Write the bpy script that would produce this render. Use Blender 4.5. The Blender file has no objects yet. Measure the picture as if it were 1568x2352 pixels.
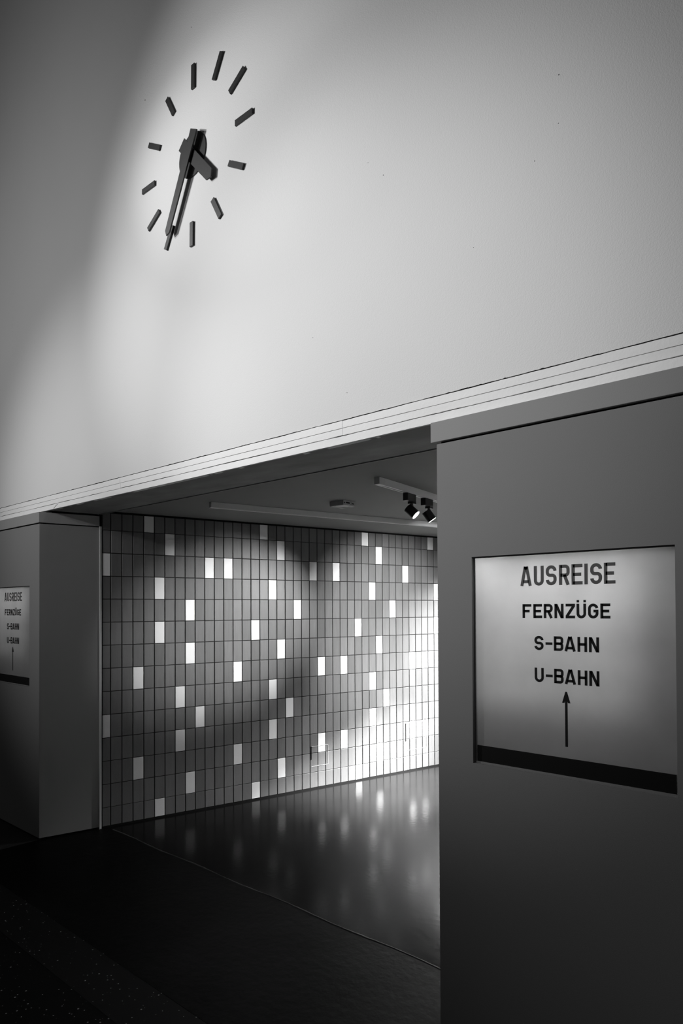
import bpy, bmesh, math, random
from mathutils import Vector, Matrix

random.seed(7)
scene = bpy.context.scene
COL = scene.collection

# ------------------------------------------------------------------ camera
EYE = 1.6
F_PX, PY = 1508.79, 1375.55
YAW, PITCH, ROLL = -0.72457, 0.01388, -0.00466
fwd = Vector((math.sin(YAW) * math.cos(PITCH), math.cos(YAW) * math.cos(PITCH), math.sin(PITCH)))
rgt = Vector((math.cos(YAW), -math.sin(YAW), 0))
upv = rgt.cross(fwd)
r2 = math.cos(ROLL) * rgt + math.sin(ROLL) * upv
u2 = -math.sin(ROLL) * rgt + math.cos(ROLL) * upv
cam = bpy.data.cameras.new('camera')
cam.sensor_fit = 'VERTICAL'
cam.sensor_height = 36.0
cam.sensor_width = 24.0
cam.lens = F_PX / 2352 * 36.0
cam.shift_y = (PY - 1176) / 2352
cam.clip_start = 0.05
camo = bpy.data.objects.new('camera', cam)
COL.objects.link(camo)
camo.matrix_world = Matrix(((r2.x, u2.x, -fwd.x, 0), (r2.y, u2.y, -fwd.y, 0), (r2.z, u2.z, -fwd.z, EYE), (0, 0, 0, 1)))
scene.camera = camo

# ------------------------------------------------------------------ world, lights, exposure
scene.view_settings.view_transform = 'Standard'
scene.view_settings.look = 'None'
scene.view_settings.exposure = 0.0
scene.view_settings.gamma = 1.0
scene.view_settings.use_curve_mapping = False
scene.cycles.max_bounces = 6
scene.cycles.diffuse_bounces = 4
scene.cycles.glossy_bounces = 3
scene.cycles.transmission_bounces = 3
world = bpy.data.worlds.new('hall_ambient')
scene.world = world
world.use_nodes = True
bg = world.node_tree.nodes['Background']
bg.inputs['Color'].default_value = (1, 1, 1, 1)
bg.inputs['Strength'].default_value = 0.04


def spot(name, loc, target, watts, cone, blend, radius):
    l = bpy.data.lights.new(name, 'SPOT')
    l.energy = watts
    l.spot_size = math.radians(cone)
    l.spot_blend = blend
    l.shadow_soft_size = radius
    o = bpy.data.objects.new(name, l)
    COL.objects.link(o)
    o.location = loc
    o.rotation_euler = (Vector(target) - Vector(loc)).to_track_quat('-Z', 'Y').to_euler()
    return o


DT_WALL = 2.083
# hall spotlights high on the left, washing the clock wall
spot('hall_spotlight', (-5.268, -0.493, 4.036), (-1.15, DT_WALL, 3.22), 390, 68, 1.0, 0.03)
spot('hall_spotlight', (-4.60, -2.228, 3.39), (-4.02, DT_WALL, 2.15), 275, 47.1, 1.0, 0.06)
spot('hall_spotlight', (-3.792, -5.015, 5.803), (-1.72, DT_WALL, 2.46), 1380, 22.6, 1.0, 0.06)
spot('hall_spotlight', (-4.35, -1.065, 3.393), (-4.80, DT_WALL, 3.719), 98, 99.7, 1.0, 0.06)
spot('hall_spotlight', (-5.433, -0.497, 4.70), (-2.70, DT_WALL, 3.957), 205, 22.2, 1.0, 0.03)

# ------------------------------------------------------------------ measures (metres)
DP, DT = 2.034, 2.083              # pillar front plane, clock wall plane
YB = 2.43                          # back of the lintel and pillars
ZSOF, ZCEIL = 2.2957, 2.3207       # soffit and passage ceiling
ZGAP, ZCAP = 2.204, 2.2825
TANW = 0.2529                      # slant of the passage walls
XL, XR = -4.612, -1.33
YJ = 2.481                         # floor joint
XT = -4.607


def wall_x(y):
    return XT + TANW * (y - DP)


# ------------------------------------------------------------------ materials
def mat(name, val, rough=0.6, spec=0.5, metal=0.0, var=0.0, vscale=6.0, vstretch=(1, 1, 1), bump=0.0, bscale=120.0,
        rvar=0.0, blotch=0.0, bl_scale=2.0, per_piece=0.0, speck=0.0):
    m = bpy.data.materials.new(name)
    m.use_nodes = True
    nt = m.node_tree
    n, l = nt.nodes, nt.links
    b = n['Principled BSDF']
    b.inputs['Roughness'].default_value = rough
    b.inputs['Metallic'].default_value = metal
    b.inputs['Specular IOR Level'].default_value = spec
    tc = n.new('ShaderNodeTexCoord')
    geo = n.new('ShaderNodeNewGeometry')

    def math_node(op, a, c):
        x = n.new('ShaderNodeMath')
        x.operation = op
        for k, v in enumerate((a, c)):
            if isinstance(v, (int, float)):
                x.inputs[k].default_value = v
            else:
                l.new(v, x.inputs[k])
        return x.outputs[0]

    def noise(scale, stretch=(1, 1, 1), detail=5.0):
        mp = n.new('ShaderNodeMapping')
        mp.inputs['Scale'].default_value = stretch
        l.new(geo.outputs['Position'], mp.inputs['Vector'])
        t = n.new('ShaderNodeTexNoise')
        t.inputs['Scale'].default_value = scale
        t.inputs['Detail'].default_value = detail
        l.new(mp.outputs[0], t.inputs['Vector'])
        return t.outputs['Fac']
    v = None
    mul = 1.0
    if var:
        mul = math_node('MULTIPLY_ADD', noise(vscale, vstretch), 2 * var)
        mul.node.inputs[2].default_value = 1 - var
    if blotch:
        k = math_node('MULTIPLY_ADD', noise(bl_scale, (1, 1, 1), 3.0), 2 * blotch)
        k.node.inputs[2].default_value = 1 - blotch
        mul = math_node('MULTIPLY', mul, k)
    if per_piece:
        oi = n.new('ShaderNodeObjectInfo')
        s = math_node('ADD', oi.outputs['Random'], geo.outputs['Random Per Island'])
        s = math_node('FRACT', s, 0.0)
        k = math_node('MULTIPLY_ADD', s, 2 * per_piece)
        k.node.inputs[2].default_value = 1 - per_piece
        mul = math_node('MULTIPLY', mul, k)
    val_out = math_node('MULTIPLY', mul, val)
    if speck:
        vo = n.new('ShaderNodeTexVoronoi')
        vo.inputs['Scale'].default_value = 60.0
        l.new(geo.outputs['Position'], vo.inputs['Vector'])
        wn = n.new('ShaderNodeSeparateColor')
        l.new(vo.outputs['Color'], wn.inputs[0])
        size = math_node('MULTIPLY', math_node('GREATER_THAN', wn.outputs[0], 0.35), math_node('MULTIPLY', wn.outputs[1], 0.24))
        hit = math_node('LESS_THAN', vo.outputs['Distance'], size)
        val_out = math_node('ADD', val_out, math_node('MULTIPLY', hit, math_node('MULTIPLY', wn.outputs[2], speck)))
    cc = n.new('ShaderNodeCombineColor')
    for k in range(3):
        l.new(val_out, cc.inputs[k])
    l.new(cc.outputs[0], b.inputs['Base Color'])
    if rvar:
        k = math_node('MULTIPLY_ADD', noise(3.0, (1, 1, 1), 6.0), 2 * rvar)
        k.node.inputs[2].default_value = rough - rvar
        l.new(k, b.inputs['Roughness'])
    if bump:
        bp = n.new('ShaderNodeBump')
        bp.inputs['Strength'].default_value = bump
        bp.inputs['Distance'].default_value = 0.004
        l.new(noise(bscale), bp.inputs['Height'])
        l.new(bp.outputs[0], b.inputs['Normal'])
    return m


M = {}
M['plaster'] = mat('white_plaster', 0.80, 0.9, 0.2, var=0.03, vscale=2.0, bump=0.25, bscale=260)
M['trim'] = mat('painted_trim', 0.92, 0.7, 0.3, var=0.08, vscale=9.0, vstretch=(0.5, 1, 3), bump=0.15, bscale=90)
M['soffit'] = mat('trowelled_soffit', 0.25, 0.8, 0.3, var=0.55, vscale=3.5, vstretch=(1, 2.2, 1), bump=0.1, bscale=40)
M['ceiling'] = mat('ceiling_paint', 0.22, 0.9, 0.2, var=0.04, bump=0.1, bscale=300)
M['cladding'] = mat('grey_cladding', 0.215, 0.75, 0.3, var=0.04, vscale=3.0, bump=0.08, bscale=350)
M['cap'] = mat('cap_cladding', 0.29, 0.7, 0.3, var=0.04, vscale=3.0, bump=0.08, bscale=350)
M['gap'] = mat('shadow_gap', 0.006, 0.9, 0.1)
M['grout'] = mat('dark_grout', 0.02, 0.9, 0.1, var=0.5, vscale=8.0)
M['tile'] = mat('grey_glazed_tile', 0.125, 0.45, 0.22, var=0.16, vscale=9.0, vstretch=(6, 6, 0.8), per_piece=0.14, bump=0.1, bscale=160)
M['light_tile'] = mat('pale_glazed_tile', 0.70, 0.45, 0.25, var=0.05, vscale=9.0, per_piece=0.05, bump=0.08, bscale=160)
M['chrome'] = mat('brushed_metal', 0.60, 0.35, 0.5, metal=0.25)
M['clock_black'] = mat('clock_black', 0.018, 0.45, 0.5, var=0.25, vscale=30, bump=0.05, bscale=200)
M['floor_pass'] = mat('polished_floor', 0.006, 0.17, 0.08, var=0.2, vscale=5.0, rvar=0.08, bump=0.10, bscale=30)
M['floor_hall'] = mat('matt_dark_floor', 0.0025, 0.45, 0.07, var=0.3, vscale=4.0, rvar=0.10, bump=0.45, bscale=22)
M['floor_side'] = mat('dark_side_floor', 0.03, 0.6, 0.15, var=0.2)
M['terrazzo'] = mat('dark_terrazzo', 0.005, 0.5, 0.15, var=0.3, speck=0.55)
M['terrazzo_b'] = mat('dark_terrazzo_step', 0.002, 0.55, 0.1, var=0.3, speck=0.45)
M['joint'] = mat('joint_filler', 0.05, 0.4, 0.4, var=0.3, vscale=20)
M['track'] = mat('white_track', 0.6, 0.5, 0.4)
M['lamp_black'] = mat('lamp_black', 0.012, 0.35, 0.5)
M['lamp_rim'] = mat('lamp_rim', 0.6, 0.3, 0.5)
M['box_white'] = mat('box_white', 0.42, 0.5, 0.4)
M['print_grey'] = mat('grey_print', 0.10, 0.6, 0.2)
M['print_black'] = mat('black_print', 0.006, 0.6, 0.2)
M['housing'] = mat('lightbox_grey', 0.42, 0.8, 0.2)


def emit(name, strength):
    m = bpy.data.materials.new(name)
    m.use_nodes = True
    b = m.node_tree.nodes['Principled BSDF']
    b.inputs['Base Color'].default_value = (0.8, 0.8, 0.8, 1)
    b.inputs['Emission Color'].default_value = (1, 1, 1, 1)
    b.inputs['Emission Strength'].default_value = strength
    return m


M['lens'] = emit('lit_lens', 9.0)
M['tube'] = emit('lit_tube', 1.5)


def opal():
    m = bpy.data.materials.new('opal_acrylic')
    m.use_nodes = True
    n, l = m.node_tree.nodes, m.node_tree.links
    n.remove(n['Principled BSDF'])
    out = n['Material Output']
    d = n.new('ShaderNodeBsdfDiffuse')
    t = n.new('ShaderNodeBsdfTranslucent')
    g = n.new('ShaderNodeTexCoord')
    ns = n.new('ShaderNodeTexNoise')
    ns.inputs['Scale'].default_value = 5.0
    ns.inputs['Detail'].default_value = 6.0
    l.new(g.outputs['Object'], ns.inputs['Vector'])
    mr = n.new('ShaderNodeMapRange')
    mr.inputs['From Min'].default_value = 0.3
    mr.inputs['From Max'].default_value = 0.7
    mr.inputs['To Min'].default_value = 0.50
    mr.inputs['To Max'].default_value = 0.66
    l.new(ns.outputs['Fac'], mr.inputs['Value'])
    cc = n.new('ShaderNodeCombineColor')
    for k in range(3):
        l.new(mr.outputs[0], cc.inputs[k])
    l.new(cc.outputs[0], t.inputs['Color'])
    d.inputs['Color'].default_value = (0.36, 0.36, 0.36, 1)
    mx = n.new('ShaderNodeMixShader')
    mx.inputs[0].default_value = 0.55
    l.new(d.outputs[0], mx.inputs[1])
    l.new(t.outputs[0], mx.inputs[2])
    l.new(mx.outputs[0], out.inputs['Surface'])
    return m


M['opal'] = opal()


# ------------------------------------------------------------------ mesh helpers
def link(name, bm, material, parent=None, loc=None):
    bmesh.ops.recalc_face_normals(bm, faces=bm.faces)
    me = bpy.data.meshes.new(name)
    bm.to_mesh(me)
    bm.free()
    me.materials.append(M[material])
    o = bpy.data.objects.new(name, me)
    COL.objects.link(o)
    if loc is not None:
        o.location = loc
    if parent is not None:
        o.parent = parent
    return o


def tag(o, label, cat, group=None):
    o['label'] = label
    o['category'] = cat
    if group:
        o['group'] = group
    return o


def struct(o, label=None):
    o['kind'] = 'structure'
    if label:
        o['label'] = label
        o['category'] = 'structure'
    return o


def empty(name, loc=(0, 0, 0)):
    o = bpy.data.objects.new(name, None)
    o.empty_display_size = 0.1
    COL.objects.link(o)
    o.location = loc
    return o


def prism(bm, pts, z0, z1):
    a = [bm.verts.new((x, y, z0)) for x, y in pts]
    b = [bm.verts.new((x, y, z1)) for x, y in pts]
    bm.faces.new(a[::-1])
    bm.faces.new(b)
    k = len(pts)
    for i in range(k):
        bm.faces.new((a[i], a[(i + 1) % k], b[(i + 1) % k], b[i]))


def box(bm, x0, x1, y0, y1, z0, z1):
    prism(bm, [(x0, y0), (x1, y0), (x1, y1), (x0, y1)], z0, z1)


def bevel(bm, w, seg=1):
    bmesh.ops.bevel(bm, geom=bm.edges[:], offset=w, segments=seg, affect='EDGES', profile=0.7)


def plate(bm, outline, y0, y1):
    """extrude an outline given in the x-z plane from y0 (front) to y1"""
    a = [bm.verts.new((x, y0, z)) for x, z in outline]
    b = [bm.verts.new((x, y1, z)) for x, z in outline]
    bm.faces.new(a)
    bm.faces.new(b[::-1])
    k = len(outline)
    for i in range(k):
        bm.faces.new((a[i], b[i], b[(i + 1) % k], a[(i + 1) % k]))


def ring_plate(bm, o, h, y0, y1):
    """rectangular panel o=(x0,x1,z0,z1) with a rectangular hole h"""
    def corners(r, y):
        return [bm.verts.new(v) for v in ((r[0], y, r[2]), (r[1], y, r[2]), (r[1], y, r[3]), (r[0], y, r[3]))]
    of, ob, hf, hb = corners(o, y0), corners(o, y1), corners(h, y0), corners(h, y1)
    for i in range(4):
        j = (i + 1) % 4
        bm.faces.new((of[i], of[j], hf[j], hf[i]))
        bm.faces.new((ob[j], ob[i], hb[i], hb[j]))
        bm.faces.new((of[j], of[i], ob[i], ob[j]))
        bm.faces.new((hf[i], hf[j], hb[j], hb[i]))


def cyl(bm, p0, p1, r0, r1=None, seg=32):
    p0, p1 = Vector(p0), Vector(p1)
    r1 = r0 if r1 is None else r1
    ax = (p1 - p0).normalized()
    u = ax.orthogonal().normalized()
    w = ax.cross(u)
    rings = []
    for p, r in ((p0, r0), (p1, r1)):
        rings.append([bm.verts.new(p + r * (math.cos(t) * u + math.sin(t) * w)) for t in [2 * math.pi * k / seg for k in range(seg)]])
    a, b = rings
    bm.faces.new(a[::-1])
    bm.faces.new(b)
    for i in range(seg):
        j = (i + 1) % seg
        bm.faces.new((a[i], a[j], b[j], b[i]))


# ------------------------------------------------------------------ upper wall, lintel, trim
XW0, XW1 = -9.5, 3.0
ZT = [2.2957, 2.3296, 2.3609, 2.3949]     # lower edge of each trim band, then the plaster

bm = bmesh.new()
box(bm, XW0, XW1, DT, DT + 0.2, ZT[3] + 0.003, 8.0)
wall = struct(link('wall_front', bm, 'plaster'))

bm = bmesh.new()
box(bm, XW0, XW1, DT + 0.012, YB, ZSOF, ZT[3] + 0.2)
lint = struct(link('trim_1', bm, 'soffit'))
bm = bmesh.new()
box(bm, XW0, XW1, DT + 0.004, DT + 0.03, ZT[0] + 0.004, ZT[3] + 0.02)
link('groove_backing', bm, 'gap', lint)
bm = bmesh.new()
box(bm, -4.50, -1.25, YB - 0.007, YB, ZSOF - 0.004, ZSOF + 0.001)
link('edge_bead', bm, 'cap', lint)


def band(x0, x1, z0, z1, yf, jlo, jhi, seed):
    rnd = random.Random(seed)
    bm = bmesh.new()
    nseg = max(2, int((x1 - x0) / 0.02))
    cols = []
    wl = wh = 0.0
    for i in range(nseg + 1):
        x = x0 + (x1 - x0) * i / nseg
        wl = 0.75 * wl + rnd.uniform(-1, 1) * 0.6
        wh = 0.75 * wh + rnd.uniform(-1, 1) * 0.6
        zl, zh = z0 + jlo * max(-1, min(1, wl)), z1 + jhi * max(-1, min(1, wh))
        cols.append([bm.verts.new(v) for v in ((x, yf, zl), (x, yf, zh), (x, yf + 0.03, zh), (x, yf + 0.03, zl))])
    for a, b in zip(cols, cols[1:]):
        for k in range(4):
            j = (k + 1) % 4
            bm.faces.new((a[k], b[k], b[j], a[j]))
    bm.faces.new(cols[0])
    bm.faces.new(cols[-1][::-1])
    return bm


joints = [-8.96, -7.178, -5.398, -3.621, -1.832, -0.045, 1.74]
edges = [XW0] + joints + [XW1]
trim2 = struct(empty('trim_2', (-3, DT, ZT[0])))
trim2.location = (0, 0, 0)
for k in range(len(edges) - 1):
    a, b = edges[k] + 0.001, edges[k + 1] - 0.001
    link('panel', band(a, b, ZT[2] + 0.0012, ZT[3] - 0.0022, DT - 0.004 + random.uniform(0, .0012), .0004, .0009, 10 + k), 'trim', trim2)
    link('panel', band(a, b, ZT[1] + 0.0015, ZT[2] - 0.0008, DT - 0.003 + random.uniform(0, .0012), .0012, .0003, 30 + k), 'trim', trim2)
link('edge_board', band(XW0, XW1, ZT[0], ZT[1] - 0.0012, DT - 0.001, 0.0004, 0.0007, 77), 'trim', trim2)
# crumbling filler along the top of the trim
bm = bmesh.new()
rnd = random.Random(3)
x = XW0
while x < XW1:
    w = rnd.uniform(0.01, 0.05)
    if rnd.random() < 0.55:
        h = rnd.uniform(0.0008, 0.0034)
        plate(bm, [(x, ZT[3] + .0005), (x + w, ZT[3] + .0005), (x + w * .9, ZT[3] + .0005 + h), (x + w * .4, ZT[3] + h * 1.1), (x + w * .1, ZT[3] + h * .8)], DT - 0.0012, DT + 0.01)
    x += w
link('crack', bm, 'grout', trim2)['kind'] = 'stuff'
# hairline crack in the lower board, left
bm = bmesh.new()
pts = [(-4.500, 2.2965), (-4.497, 2.303), (-4.480, 2.311), (-4.462, 2.318), (-4.445, 2.3225)]
plate(bm, pts + [(x + .004, z - .0016) for x, z in pts[::-1]], DT - 0.0016, DT + 0.002)
link('hairline_crack', bm, 'grout', trim2)

# a few pits and paint chips in the plaster
rnd = random.Random(9)
for px, pz, pr in ((-.877, 3.354, .0024), (-.88, 3.194, .0016), (-.964, 3.107, .002), (-1.608, 3.345, .0022), (-1.807, 2.507, .002), (-2.006, 2.796, .0018),
                   (-3.351, 4.56, .0035), (-1.687, 3.431, .0016), (-2.9, 4.72, .003), (-1.2, 2.9, .0015)):
    bm = bmesh.new()
    ol = [(pr * rnd.uniform(.6, 1.2) * math.cos(a * math.pi / 4), pr * rnd.uniform(.6, 1.2) * math.sin(a * math.pi / 4)) for a in range(8)]
    plate(bm, ol, -0.0006, 0.0004)
    link('chip', bm, 'print_grey', wall, (px, DT, pz))

# ------------------------------------------------------------------ clock without a dial
CX, CZ = -2.884, 4.016
ROT = math.radians(1.0)
clock = tag(empty('wall_clock', (CX, DT, CZ)), 'large black wall clock of bare hour marks and two hands at 4:35', 'clock')


def oriented(bm, ang, r0, r1, w0, w1, y0, y1, tip=0.0):
    """plate running radially from r0 to r1 at a clock angle, half widths w0, w1"""
    d = Vector((math.sin(ang), math.cos(ang)))
    q = Vector((d.y, -d.x))
    ol = [d * r0 - q * w0, d * r0 + q * w0, d * r1 + q * w1]
    if tip:
        ol.append(d * (r1 + tip))
    ol.append(d * r1 - q * w1)
    plate(bm, [(v.x, v.y) for v in ol], y0, y1)


for h in range(12):
    bm = bmesh.new()
    oriented(bm, math.radians(30 * h) + ROT, 0.356, 0.486, 0.0145, 0.0145, -0.010, 0.0)
    bevel(bm, 0.0008)
    link('hour_mark', bm, 'clock_black', clock)
bm = bmesh.new()
cyl(bm, (-0.004, 0, 0.004), (-0.004, -0.006, 0.004), 0.117, seg=72)
link('hub_disc', bm, 'clock_black', clock)
bm = bmesh.new()
oriented(bm, math.radians(138.2), -0.112, 0.246, 0.034, 0.031, -0.024, -0.017, tip=0.026)
bevel(bm, 0.0007)
link('hour_hand', bm, 'clock_black', clock)
bm = bmesh.new()
oriented(bm, math.radians(208.3), -0.113, 0.398, 0.030, 0.0225, -0.038, -0.030, tip=0.022)
bevel(bm, 0.0007)
link('minute_hand', bm, 'clock_black', clock)
bm = bmesh.new()
cyl(bm, (0, -0.004, 0), (0, -0.031, 0), 0.014, seg=24)
link('spindle', bm, 'clock_black', clock)

# ------------------------------------------------------------------ passage shell
EX, EY = math.sin(math.atan(TANW)), math.cos(math.atan(TANW))
SEND = 8.6
wx0 = XT - TANW * DP
bm = bmesh.new()
box(bm, 2.515, SEND, 0.005, 0.16, 0.0, ZCEIL + 0.02)
wl = struct(link('wall_left', bm, 'grout'))
wl.location = (wx0, 0, 0)
wl.rotation_euler = (0, 0, math.atan2(EY, EX))

ROW0, ROWP = 0.146, 0.1697
COL0, COLP = 2.580, 0.0818
GX, GZ = 0.0036, 0.0026
rows = [0.012] + [ROW0 + ROWP * k for k in range(13)] + [ZCEIL - 0.012]
cols = [2.519] + [COL0 + COLP * k for k in range(73)]
PALE = {0: [4, 11], 3: [2, 6], 4: [13], 5: [0, 8, 10], 6: [12], 7: [3, 5], 8: [1, 7, 9], 9: [4], 10: [11], 12: [11],
        13: [2, 6], 15: [0, 8], 16: [13], 17: [3, 5, 10], 18: [1, 7, 12], 19: [4], 20: [9], 22: [11], 23: [2, 6],
        25: [11], 26: [2, 6], 28: [0, 8], 29: [13], 30: [3, 5, 10], 31: [1, 7, 12], 32: [4], 33: [9], 35: [11],
        36: [2, 6], 38: [2, 6], 39: [13], 40: [8, 10], 41: [0, 8], 43: [3, 5, 10], 44: [1, 7, 12], 45: [4], 46: [9],
        48: [11], 49: [2, 6], 52: [2, 6], 54: [0, 8], 56: [3, 5, 10], 57: [1, 7, 12], 59: [9], 61: [11], 62: [2, 6]}


def tile_shape(bm, w, h, ox=0.0, oz=0.0, yf=0.0):
    c = 0.0014
    back = [bm.verts.new((ox + sx * w / 2, 0.0055, oz + sz * h / 2)) for sx, sz in ((-1, -1), (1, -1), (1, 1), (-1, 1))]
    mid = [bm.verts.new((ox + sx * w / 2, yf + c, oz + sz * h / 2)) for sx, sz in ((-1, -1), (1, -1), (1, 1), (-1, 1))]
    fr = [bm.verts.new((ox + sx * (w / 2 - c), yf, oz + sz * (h / 2 - c))) for sx, sz in ((-1, -1), (1, -1), (1, 1), (-1, 1))]
    bm.faces.new(fr)
    for i in range(4):
        j = (i + 1) % 4
        bm.faces.new((fr[j], fr[i], mid[i], mid[j]))
        bm.faces.new((mid[j], mid[i], back[i], back[j]))


tile_mesh = {}
rest = bmesh.new()
rnd = random.Random(21)
for c in range(len(cols) - 1):
    for r in range(14):
        w, h = cols[c + 1] - cols[c] - 2 * GX, rows[r + 1] - rows[r] - 2 * GZ
        if r in (0, 13):
            h += GZ
        ox, oz = (cols[c] + cols[c + 1]) / 2, (rows[r] + rows[r + 1]) / 2
        pale = r in PALE.get(c, [])
        if (pale and c <= 40) or c <= 22:
            key = (round(w, 4), round(h, 4), pale)
            if key not in tile_mesh:
                bm = bmesh.new()
                tile_shape(bm, w, h)
                bmesh.ops.recalc_face_normals(bm, faces=bm.faces)
                me = bpy.data.meshes.new('tile')
                bm.to_mesh(me)
                bm.free()
                me.materials.append(M['light_tile' if pale else 'tile'])
                tile_mesh[key] = me
            o = bpy.data.objects.new('pale_tile' if pale else 'tile', tile_mesh[key])
            COL.objects.link(o)
            o.parent = wl
            o.location = (ox, rnd.uniform(-0.0006, 0.0006), oz)
            o.rotation_euler = (rnd.gauss(0, 0.003), 0, rnd.gauss(0, 0.004))
        elif not pale:
            tile_shape(rest, w, h, ox, oz, rnd.uniform(-0.0006, 0.0006))
ro = link('tile', rest, 'tile', wl)
ro['kind'] = 'stuff'
far = bmesh.new()
for c in range(41, len(cols) - 1):
    for r in PALE.get(c, []):
        tile_shape(far, cols[c + 1] - cols[c] - 2 * GX, rows[r + 1] - rows[r] - 2 * GZ, (cols[c] + cols[c + 1]) / 2, (rows[r] + rows[r + 1]) / 2)
fo = link('pale_tile', far, 'light_tile', wl)
fo['kind'] = 'stuff'
# dark strip closing the tiles against the ceiling and the base
bm = bmesh.new()
box(bm, 2.515, SEND, -0.004, 0.01, ZCEIL - 0.014, ZCEIL)
link('top_strip', bm, 'gap', wl)
bm = bmesh.new()
box(bm, 2.515, SEND, -0.002, 0.01, 0.0, 0.011)
link('base_strip', bm, 'gap', wl)


# flush service hatches cut into the tiling: thin metal edge, dark hinge side
def hatch(s0, s1, z0, z1):
    bm = bmesh.new()
    t, y0, y1 = 0.0016, -0.0022, 0.004
    box(bm, s0, s1, y0, y1, z1 - t, z1)
    box(bm, s0, s1, y0, y1, z0, z0 + t)
    box(bm, s1 - t, s1, y0, y1, z0 + t, z1 - t)
    f = link('hatch_frame', bm, 'lamp_rim', wl)
    bm = bmesh.new()
    box(bm, s0 - 0.004, s0 + 0.002, -0.0024, 0.004, z0 + (z1 - z0) * 0.35, z1)
    link('hinge_gap', bm, 'gap', f)


hatch(4.312, 4.487, 0.199, 0.375)
hatch(5.395, 5.662, 0.204, 0.470)

# chrome edge profile in front of the tiles, at the pillar
bm = bmesh.new()
box(bm, 2.500, 2.506, -0.006, 0.012, 0.0, 2.205)
box(bm, 2.506, 2.516, -0.002, 0.012, 0.0, 2.205)
tr = struct(link('trim_3', bm, 'chrome'))
tr.matrix_world = wl.matrix_basis.copy()
tr.location, tr.rotation_euler = wl.location, wl.rotation_euler

# ceiling, right side and end of the passage
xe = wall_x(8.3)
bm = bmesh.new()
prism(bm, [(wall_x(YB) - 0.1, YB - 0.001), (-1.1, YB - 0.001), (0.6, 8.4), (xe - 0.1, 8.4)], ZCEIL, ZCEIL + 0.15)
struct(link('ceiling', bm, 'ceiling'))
bm = bmesh.new()
prism(bm, [(-1.23, YB), (-1.08, YB), (0.5, 8.4), (0.35, 8.4)], 0.0, ZCEIL)
struct(link('wall_right', bm, 'plaster'))
bm = bmesh.new()
box(bm, xe - 0.1, 0.5, 8.3, 8.45, 0.0, ZCEIL)
struct(link('wall_back', bm, 'plaster'))
bm = bmesh.new()
box(bm, -0.385, XW1, YB - 0.05, YB + 0.05, 0.0, ZSOF)
struct(link('wall_lower_right', bm, 'cladding'))
bm = bmesh.new()
box(bm, XW0, -5.59, YB - 0.05, YB + 0.05, 0.0, ZSOF)
struct(link('wall_lower_left', bm, 'cladding'))

# ------------------------------------------------------------------ floors
bm = bmesh.new()
prism(bm, [(XL - 0.3, YJ), (-1.1, YJ), (0.6, 8.4), (xe - 0.1, 8.4)], -0.06, 0.0)
struct(link('floor', bm, 'floor_pass'))
bm = bmesh.new()
prism(bm, [(-4.62, 1.566), (XW1, 1.566), (XW1, YJ - 0.0), (-4.62, YJ)], -0.06, 0.0)
struct(link('floor_threshold', bm, 'floor_hall'))
bm = bmesh.new()
box(bm, XW0, -4.622, 1.566, YJ, -0.06, 0.0)
struct(link('floor_side', bm, 'floor_side'))
bm = bmesh.new()
box(bm, XW0, XW1, 1.335, 1.564, -0.06, 0.0)
struct(link('floor_terrazzo_strip', bm, 'terrazzo'))
bm = bmesh.new()
box(bm, XW0, XW1, -5.0, 1.333, -0.06, 0.0)
struct(link('floor_terrazzo', bm, 'terrazzo_b'))
# raised filler bead on the floor joint
bm = bmesh.new()
rnd = random.Random(5)
prev = None
n = 120
for i in range(n + 1):
    x = -4.42 + (3.2) * i / n
    y = YJ + 0.006 * math.sin(i * 0.21) + rnd.uniform(-.0012, .0012)
    w = 0.006 + 0.002 * math.sin(i * 0.37) + rnd.uniform(0, .0015)
    cur = [bm.verts.new(v) for v in ((x, y - w, -0.001), (x, y - w * .4, 0.0025), (x, y + w * .4, 0.0025), (x, y + w, -0.001))]
    if prev:
        for k in range(3):
            bm.faces.new((prev[k], cur[k], cur[k + 1], prev[k + 1]))
    prev = cur
struct(link('trim_4', bm, 'joint'))


# ------------------------------------------------------------------ lettering
def arc(cx, cz, rx, rz, a0, a1, n=10):
    return [(cx + rx * math.cos(math.radians(a0 + (a1 - a0) * k / n)), cz + rz * math.sin(math.radians(a0 + (a1 - a0) * k / n))) for k in range(n + 1)]


def stroke(bm, pts, w, y0, y1):
    """flat ribbon of width w along pts (mitred), front y0, back y1"""
    k = len(pts)
    P = [Vector(p) for p in pts]
    L, Rr = [], []
    for i in range(k):
        d0 = (P[i] - P[i - 1]).normalized() if i else (P[1] - P[0]).normalized()
        d1 = (P[i + 1] - P[i]).normalized() if i < k - 1 else d0
        t = (d0 + d1)
        t = t.normalized() if t.length > 1e-6 else d0
        nrm = Vector((-t.y, t.x))
        sc = 1.0 / max(0.5, nrm.dot(Vector((-d0.y, d0.x))))
        L.append(P[i] + nrm * w / 2 * sc)
        Rr.append(P[i] - nrm * w / 2 * sc)
    vf = [(bm.verts.new((a.x, y0, a.y)), bm.verts.new((b.x, y0, b.y)), bm.verts.new((a.x, y1, a.y)), bm.verts.new((b.x, y1, b.y))) for a, b in zip(L, Rr)]
    for a, b in zip(vf, vf[1:]):
        bm.faces.new((a[0], a[1], b[1], b[0]))
        bm.faces.new((a[0], b[0], b[2], a[2]))
        bm.faces.new((a[1], a[3], b[3], b[1]))
    for e in (vf[0], vf[-1]):
        bm.faces.new((e[0], e[2], e[3], e[1]))


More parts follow.
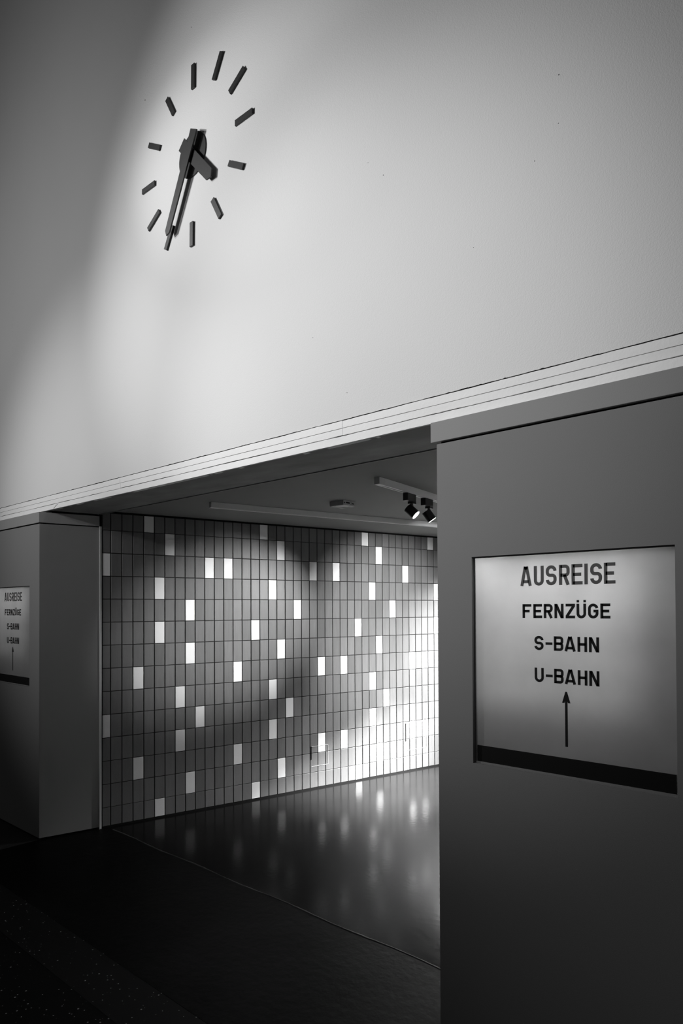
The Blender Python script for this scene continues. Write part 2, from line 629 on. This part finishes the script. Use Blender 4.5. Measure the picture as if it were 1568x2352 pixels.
def glyph(bm, ch, x0, x1, zb, zt, w, y0, y1):
    l, r, b, t = x0 + w / 2, x1 - w / 2, zb + w / 2, zt - w / 2
    m = (b + t) / 2
    cx, rx = (l + r) / 2, (r - l) / 2
    S = lambda *p: stroke(bm, list(p), w, y0, y1)
    P = lambda p: stroke(bm, p, w, y0, y1)
    q = rx * 0.75
    if ch == 'A':
        S((x0 + w * .5, zb), (cx - w * .18, zt))
        S((x1 - w * .5, zb), (cx + w * .18, zt))
        zz = zb + (zt - zb) * .22
        S((x0 + w, zz), (x1 - w, zz))
        plate(bm, [(cx - w * .72, zt), (cx + w * .72, zt), (cx + w * .5, zt - w), (cx - w * .5, zt - w)], y0, y1)
    elif ch in 'UÜ':
        P([(l, zt)] + arc(cx, b + rx, rx, rx, 180, 360, 16) + [(r, zt)])
        if ch == 'Ü':
            for xx in (l, r):
                plate(bm, [(xx - w * .45, zt + w * .45), (xx + w * .45, zt + w * .45), (xx + w * .45, zt + w * 1.35), (xx - w * .45, zt + w * 1.35)], y0, y1)
    elif ch == 'S':
        ru = min(rx, (t - m) / 2)
        P(arc(cx, t - ru, rx, ru, 0, 180, 14) + arc(cx - rx + q, m + q, q, q, 180, 270, 6) + arc(cx + rx - q, m - q, q, q, 90, 0, 6) + arc(cx, b + ru, rx, ru, 360, 180, 14))
    elif ch == 'E':
        S((l, zb), (l, zt))
        for zz, xe_ in ((b, x1), (m, x1 - (x1 - x0) * .12), (t, x1)):
            S((l, zz), (xe_, zz))
    elif ch == 'F':
        S((l, zb), (l, zt))
        S((l, t), (x1, t))
        S((l, m), (x1 - (x1 - x0) * .2, m))
    elif ch == 'I':
        S(((x0 + x1) / 2, zb), ((x0 + x1) / 2, zt))
    elif ch == 'R':
        S((l, zb), (l, zt))
        P([(l, t)] + arc(r - q, t - q, q, q, 90, 0, 6) + arc(r - q, m - w * .1 + q, q, q, 360, 270, 6) + [(l, m - w * .1)])
        S((cx, m), (r, zb))
    elif ch == 'N':
        S((l, zb), (l, zt))
        S((r, zb), (r, zt))
        plate(bm, [(x0, zt), (x0 + w * 1.1, zt), (x1, zb), (x1 - w * 1.1, zb)], y0, y1)
    elif ch == 'Z':
        S((x0, t), (x1, t))
        S((x0, b), (x1, b))
        plate(bm, [(x1 - w * 1.25, zt - w), (x1, zt - w), (x0 + w * 1.25, zb + w), (x0, zb + w)], y0, y1)
    elif ch == 'G':
        P(arc(cx, t - rx, rx, rx, 10, 180, 14) + arc(cx, b + rx, rx, rx, 180, 360, 16) + [(r, m), (cx + w * .1, m)])
    elif ch == 'B':
        S((l, zb), (l, zt))
        P([(l, t)] + arc(r - q * .8, t - q * .8, q * .8, q * .8, 90, 0, 5) + arc(r - q * .8, m + q * .8, q * .8, q * .8, 360, 270, 5) + [(l, m)])
        P([(l, m)] + arc(r - q * .8, m - q * .8, q * .8, q * .8, 90, 0, 5) + arc(r - q * .8, b + q * .8, q * .8, q * .8, 360, 270, 5) + [(l, b)])
    elif ch == 'H':
        S((l, zb), (l, zt))
        S((r, zb), (r, zt))
        S((l, m), (r, m))
    elif ch == '-':
        S((x0, m - w * .1), (x1, m - w * .1))


WORDS = [
    ('grey AUSREISE lettering', 'print_grey', 1.670, 1.7345, 0.0104,
     [('A', -1.004, -.964), ('U', -.956, -.922), ('S', -.915, -.879), ('R', -.871, -.836), ('E', -.830, -.795), ('I', -.789, -.779), ('S', -.771, -.735), ('E', -.729, -.695)]),
    ('black FERNZÜGE lettering', 'print_black', 1.564, 1.610, 0.0086,
     [('F', -.997, -.966), ('E', -.959, -.929), ('R', -.923, -.893), ('N', -.887, -.857), ('Z', -.850, -.820), ('Ü', -.815, -.785), ('G', -.779, -.747), ('E', -.741, -.711)]),
    ('black S-BAHN lettering', 'print_black', 1.4595, 1.506, 0.0084,
     [('S', -.956, -.925), ('-', -.918, -.895), ('B', -.890, -.859), ('A', -.855, -.819), ('H', -.813, -.783), ('N', -.777, -.746)]),
    ('black U-BAHN lettering', 'print_black', 1.3555, 1.402, 0.0084,
     [('U', -.956, -.925), ('-', -.918, -.895), ('B', -.890, -.859), ('A', -.855, -.819), ('H', -.813, -.783), ('N', -.777, -.746)]),
]
RD = 0.020                      # pane recess behind the pillar front
KS = (DP + RD) / DP
SX0, SX1, SZ0, SZ1 = -1.188, -0.529, 1.055, 1.777    # sign opening


def make_sign(dx, dz, label, power):
    root = tag(empty('illuminated_sign', (SX0 + dx, DP + RD, SZ0 + dz)), label, 'sign', 'backlit exit direction signs')
    ax, az = SX0, SZ0                     # local origin

    def put(name, bm, m, parent=root):
        return link(name, bm, m, parent)

    W, H = SX1 - SX0, SZ1 - SZ0
    bm = bmesh.new()
    vs = [bm.verts.new(v) for v in ((-.004, 0, -.004), (W + .004, 0, -.004), (W + .004, 0, H + .004), (-.004, 0, H + .004))]
    bm.faces.new(vs)
    pane = put('pane', bm, 'opal')
    for text, m, zb, zt, w, gl in WORDS:
        bm = bmesh.new()
        for ch, x0, x1 in gl:
            zf = lambda z: 1.6 + (z - 1.6) * KS - az
            glyph(bm, ch, x0 * KS - ax, x1 * KS - ax, zf(zb), zf(zt), w, -0.0012, -0.0001)
        o = put('lettering', bm, m)
        o['label'] = text
    zf = lambda z: 1.6 + (z - 1.6) * KS - az
    xf = lambda x: x * KS - ax
    bm = bmesh.new()
    cx = xf(-.851)
    plate(bm, [(cx - .004, zf(1.157)), (cx + .004, zf(1.157)), (cx + .004, zf(1.303)), (cx - .004, zf(1.303))], -0.0012, -0.0001)
    plate(bm, [(cx - .0025, zf(1.331)), (cx + .0025, zf(1.331)), (cx + .0135, zf(1.2955)), (cx + .0058, zf(1.2955)), (cx + .0035, zf(1.303)),
               (cx - .0035, zf(1.303)), (cx - .0058, zf(1.2955)), (cx - .0135, zf(1.2955))], -0.0013, -0.0001)
    put('arrow', bm, 'print_black')['label'] = 'black upward arrow'
    bm = bmesh.new()
    box(bm, xf(-1.169), xf(-0.531), -0.004, -0.0002, zf(1.0655), zf(1.121))
    put('lower_bar', bm, 'print_black')['label'] = 'matt black bar along the lower edge'
    # retaining bead around the pane
    bm = bmesh.new()
    ring_plate(bm, (-.002, W + .002, -.002, H + .002), (.0035, W - .0035, .006, H - .004), -0.006, -0.0005)
    put('bead', bm, 'cladding')
    bm = bmesh.new()
    box(bm, 0, W, -0.0195, -0.001, H - 0.004, H - 0.0005)
    put('shadow_gap', bm, 'gap')
    # light box behind the pane
    bm = bmesh.new()
    d = 0.16
    v = [bm.verts.new(q) for q in ((-.01, 0.002, -.01), (W + .01, 0.002, -.01), (W + .01, 0.002, H + .01), (-.01, 0.002, H + .01),
                                   (-.01, d, -.01), (W + .01, d, -.01), (W + .01, d, H + .01), (-.01, d, H + .01))]
    for f in ((4, 5, 6, 7), (0, 1, 5, 4), (1, 2, 6, 5), (2, 3, 7, 6), (3, 0, 4, 7)):
        bm.faces.new([v[i] for i in f])
    hs = put('housing', bm, 'housing')
    bm = bmesh.new()
    cyl(bm, (.04, d - .04, H - .03), (W - .04, d - .04, H - .03), .012, seg=16)
    put('tube_lamp', bm, 'tube', hs)
    for (z, e, hh) in ((H - .035, power, .03), (H * .58, power * .36, H * .56)):  # top tube's light, plus a weak tall panel added to shape the pane's brightness
        la = bpy.data.lights.new('sign_tube_light', 'AREA')
        la.shape = 'RECTANGLE'
        la.size, la.size_y = W * .86, hh
        la.energy = e
        lo = bpy.data.objects.new('sign_tube_light', la)
        COL.objects.link(lo)
        lo.parent = hs
        lo.location = (W * .40, d - .03 if hh < .05 else .075, z)
        lo.rotation_euler = (math.radians(-90), 0, 0)
    return root


# ------------------------------------------------------------------ clad pillars
bk = TANW * (YB - DP)


def make_pillar(name, foot, opening, cap_foot, label):
    """foot: [front-left, front-right, back-right, back-left]"""
    fl, fr, br, bl = [Vector(p) for p in foot]
    root = tag(empty(name, ((fl.x + fr.x) / 2, (DP + YB) / 2, 0)), label, 'pillar', 'clad pillars')
    off = root.location.copy()

    def put(nm, bm, m):
        o = link(nm, bm, m, root)
        o.data.transform(Matrix.Translation(-off))
        return o
    z0, z1 = 0.012, ZGAP - 0.005
    t = 0.018
    bm = bmesh.new()
    ring_plate(bm, (fl.x, fr.x - 0.0018, z0, z1), opening, DP, DP + t)
    put('front_panel', bm, 'cladding')

    def side(a, b, inward, gap):
        d = (b - a).normalized()
        nn = Vector((inward * t, 0))
        bm = bmesh.new()
        a2 = a + d * (gap / d.y)
        prism(bm, [a2, b, b + nn, a2 + nn], z0, z1)
        put('side_panel', bm, 'cladding')
    side(fr, br, -1, 0.0015)
    side(fl, bl, 1, t + 0.0008)
    bm = bmesh.new()
    box(bm, bl.x + .02, br.x - .02, YB - .02, YB, z0, z1)
    put('back_panel', bm, 'cladding')
    ins = 0.012
    inner = [(fl.x + ins, fl.y + ins), (fr.x - ins, fr.y + ins), (br.x - ins, br.y - ins), (bl.x + ins, bl.y - ins)]
    bm = bmesh.new()
    prism(bm, inner, 0.0, z0 + .004)
    put('plinth', bm, 'gap')
    bm = bmesh.new()
    prism(bm, inner, z1 - .004, ZGAP + .01)
    put('shadow_gap', bm, 'gap')
    bm = bmesh.new()
    prism(bm, cap_foot, ZGAP + 0.004, ZCAP)
    bevel(bm, 0.0012)
    put('cap', bm, 'cap')
    bm = bmesh.new()
    prism(bm, [(fl.x + .02, DT + .03), (fr.x - .005 + bk * .2, DT + .03), inner[2], inner[3]], ZCAP - .002, ZSOF)
    put('top_gap', bm, 'gap')
    return root


dxl, dzl = -4.242, -0.008
make_pillar('clad_pillar', [(XR, DP), (-0.385, DP), (-0.385, YB), (XR + bk, YB)], (SX0, SX1, SZ0, SZ1),
            [(XR - .026, DP - .002), (-0.38, DP - .002), (-0.38, YB), (XR - .026 + bk, YB)],
            'large grey clad pillar at right edge holding the big exit sign')
make_pillar('clad_pillar', [(-5.59, DP), (XL, DP), (XL + bk, YB), (-5.59, YB)], (SX0 + dxl, SX1 + dxl, SZ0 + dzl, SZ1 + dzl),
            [(-5.60, DP - .002), (XL - .006, DP - .002), (XL - .006 + bk, YB), (-5.60, YB)],
            'distant grey clad pillar at left edge beside the tiled wall')
make_sign(0, 0, 'backlit AUSREISE sign on the right pillar, large and near', 1.25)
make_sign(dxl, dzl, 'backlit AUSREISE sign on the left pillar, small and cut by the frame', 0.40)


# ------------------------------------------------------------------ ceiling tracks, box and spotlights
def make_track(p0, p1, w, h, label):
    """p0 is the near end of the right-hand top edge"""
    p0, p1 = Vector(p0), Vector(p1)
    d = (p1 - p0).normalized()
    nn = Vector((-d.y, d.x))
    root = tag(empty('lighting_track', (p0.x, p0.y, ZCEIL)), label, 'light track', 'ceiling lighting tracks')
    L = (p1 - p0).length
    root.rotation_euler = (0, 0, math.atan2(d.y, d.x))
    bm = bmesh.new()      # U profile with an open slot underneath
    y = [0, w * .34, w * .66, w]
    prof = [(0, 0), (0, -h), (y[1], -h), (y[1], -h * .55), (y[2], -h * .55), (y[2], -h), (w, -h), (w, 0)]
    a = [bm.verts.new((0.06, p, q)) for p, q in prof]
    b = [bm.verts.new((L, p, q)) for p, q in prof]
    for i in range(8):
        j = (i + 1) % 8
        bm.faces.new((a[i], a[j], b[j], b[i]))
    bm.faces.new(a)
    bm.faces.new(b[::-1])
    link('rail', bm, 'track', root)
    bm = bmesh.new()
    box(bm, 0.0, 0.0595, 0, w, -h, 0)
    bevel(bm, 0.0012)
    link('end_cap', bm, 'track', root)
    bm = bmesh.new()
    box(bm, 0.0, L, y[1] + .0005, y[2] - .0005, -h * .56, -h * .53)
    link('slot', bm, 'gap', root)
    return d, nn


T1a = (-2.227, 2.835)
d1, n1 = make_track(T1a, (-2.227 - .1225 * 2.4, 2.835 + 2.4), 0.036, 0.040, 'white ceiling track carrying the two black spotlights')
d2, n2 = make_track((-3.588, 2.730), (-2.36, 7.40), 0.035, 0.038, 'long white ceiling track running beside the tiled wall')


def make_spotlight(track_o, d, nn, y_along, aim, label, watts, cone, blend=0.6, w=0.036, htr=0.040):
    o2 = Vector(track_o)
    base = o2 + d * y_along + nn * (w / 2)
    zt = ZCEIL - htr
    root = tag(empty('track_spotlight', (base.x, base.y, zt)), label, 'spotlight', 'black track spotlights')
    R = Matrix.Rotation(math.atan2(d.y, d.x), 4, 'Z')
    bm = bmesh.new()
    box(bm, -0.052, 0.052, -0.017, 0.017, -0.046, -0.0005)
    bevel(bm, 0.002)
    bm.transform(R)
    link('adapter', bm, 'lamp_black', root)
    bm = bmesh.new()
    box(bm, 0.008, 0.052, -0.0165, 0.0165, -0.058, -0.0455)
    bm.transform(R)
    link('adapter_step', bm, 'lamp_black', root)
    j = R @ Vector((0.028, 0, -0.058))
    bm = bmesh.new()
    cyl(bm, j + Vector((0, 0, .002)), j + Vector((0, 0, -.022)), 0.009, seg=16)
    link('stem', bm, 'lamp_black', root)
    a = Vector(aim).normalized()
    c = j + Vector((0, 0, -0.044))
    bm = bmesh.new()
    cyl(bm, c - a * .034, c + a * .0335, .0295, seg=40)
    bevel(bm, 0.0015)
    hd = link('head', bm, 'lamp_black', root)
    bm = bmesh.new()
    cyl(bm, c + a * .0333, c + a * .0352, .0292, seg=40)
    link('rim', bm, 'lamp_rim', hd)
    bm = bmesh.new()
    cyl(bm, c + a * .0350, c + a * .0358, .0262, seg=40)
    link('lens', bm, 'lens', hd)
    la = bpy.data.lights.new('spotlight_lamp', 'SPOT')
    la.energy = watts
    la.spot_size = math.radians(cone)
    la.spot_blend = blend
    la.shadow_soft_size = 0.02
    lo = bpy.data.objects.new('spotlight_lamp', la)
    COL.objects.link(lo)
    lo.parent = hd
    lo.location = c + a * .060
    lo.rotation_euler = a.to_track_quat('-Z', 'Y').to_euler()
    return root


def aim_at(track_o, d, s, target):
    b = Vector(track_o) + d * s
    return (Vector(target) - Vector((b.x, b.y, ZCEIL - .15)))


def wall_pt(s, z):
    return Vector((wx0 + EX * s, EY * s, z))


make_spotlight(T1a, d1, n1, 0.375, (.688, .248, -.679), 'black track spotlight with its lit lens facing right', 400, 40, 1.0)
make_spotlight(T1a, d1, n1, 0.600, (.43, .38, -.82), 'black track spotlight half hidden behind the right pillar', 400, 40, 1.0)
T3a, T4a = (-1.42, 3.30), (-2.35, 6.20)  # unseen tracks, added to carry the spotlights fitted to the tiled wall
d3, n3 = make_track(T3a, (-1.42, 5.20), 0.036, 0.040, 'white ceiling track hidden behind the right pillar')
d4, n4 = make_track(T4a, (-2.35, 7.00), 0.036, 0.040, 'short white ceiling track at the far end of the passage')
G = 'black track spotlight behind the right pillar'
make_spotlight(T3a, d3, n3, 1.309, aim_at(T3a, d3, 1.309, wall_pt(3.57, 1.45)), G + ' lighting the left of the tiled wall', 770, 30.5, 1.0)
make_spotlight(T3a, d3, n3, 0.443, aim_at(T3a, d3, 0.443, wall_pt(5.15, 1.36)), G + ' lighting the middle of the tiled wall', 850, 45, 1.0)
make_spotlight(T4a, d4, n4, 0.25, aim_at(T4a, d4, 0.25, wall_pt(3.54, -1.876)), 'black track spotlight deep in the passage aimed at the wall base', 9340, 35, 1.0)
make_spotlight(T4a, d4, n4, 0.55, aim_at(T4a, d4, 0.55, wall_pt(6.764, 0.345)), 'black track spotlight deep in the passage flooding the far wall', 4500, 115, 1.0)

# small white box on the ceiling with a printed label
bxr = tag(empty('ceiling_box', (-2.945, 3.343, ZCEIL)), 'small white ceiling box with printed label between the two tracks', 'junction box')
bm = bmesh.new()
box(bm, -.062, .062, -.063, .063, -.029, 0)
bevel(bm, .0012)
link('body', bm, 'box_white', bxr)
bm = bmesh.new()
ring_plate(bm, (-.060, .060, -.060, .060), (-.045, .045, -.046, .046), 0.0, 0.004)
bm.transform(Matrix.Translation((0, 0, -.0325)) @ Matrix.Rotation(math.radians(90), 4, 'X'))
link('lower_rim', bm, 'box_white', bxr)
bm = bmesh.new()
for y0, y1, z0, z1 in ((-.056, -.044, -.018, -.015), (-.053, -.047, -.021, -.012), (-.036, .002, -.018, -.010), (-.034, .0, -.021, -.0195), (.022, .044, -.020, -.013)):
    box(bm, .0618, .0624, y0, y1, z0, z1)
for k in range(20):
    a0, a1 = 2 * math.pi * k / 20, 2 * math.pi * (k + 1) / 20
    cy, cz = .013, -.015
    ps = [(cy + r * math.cos(a), cz + r * math.sin(a)) for r, a in ((.0085, a0), (.0105, a0), (.0105, a1), (.0085, a1))]
    bm.faces.new([bm.verts.new((.0625, p, q)) for p, q in ps])
link('printed_label', bm, 'print_black', bxr)
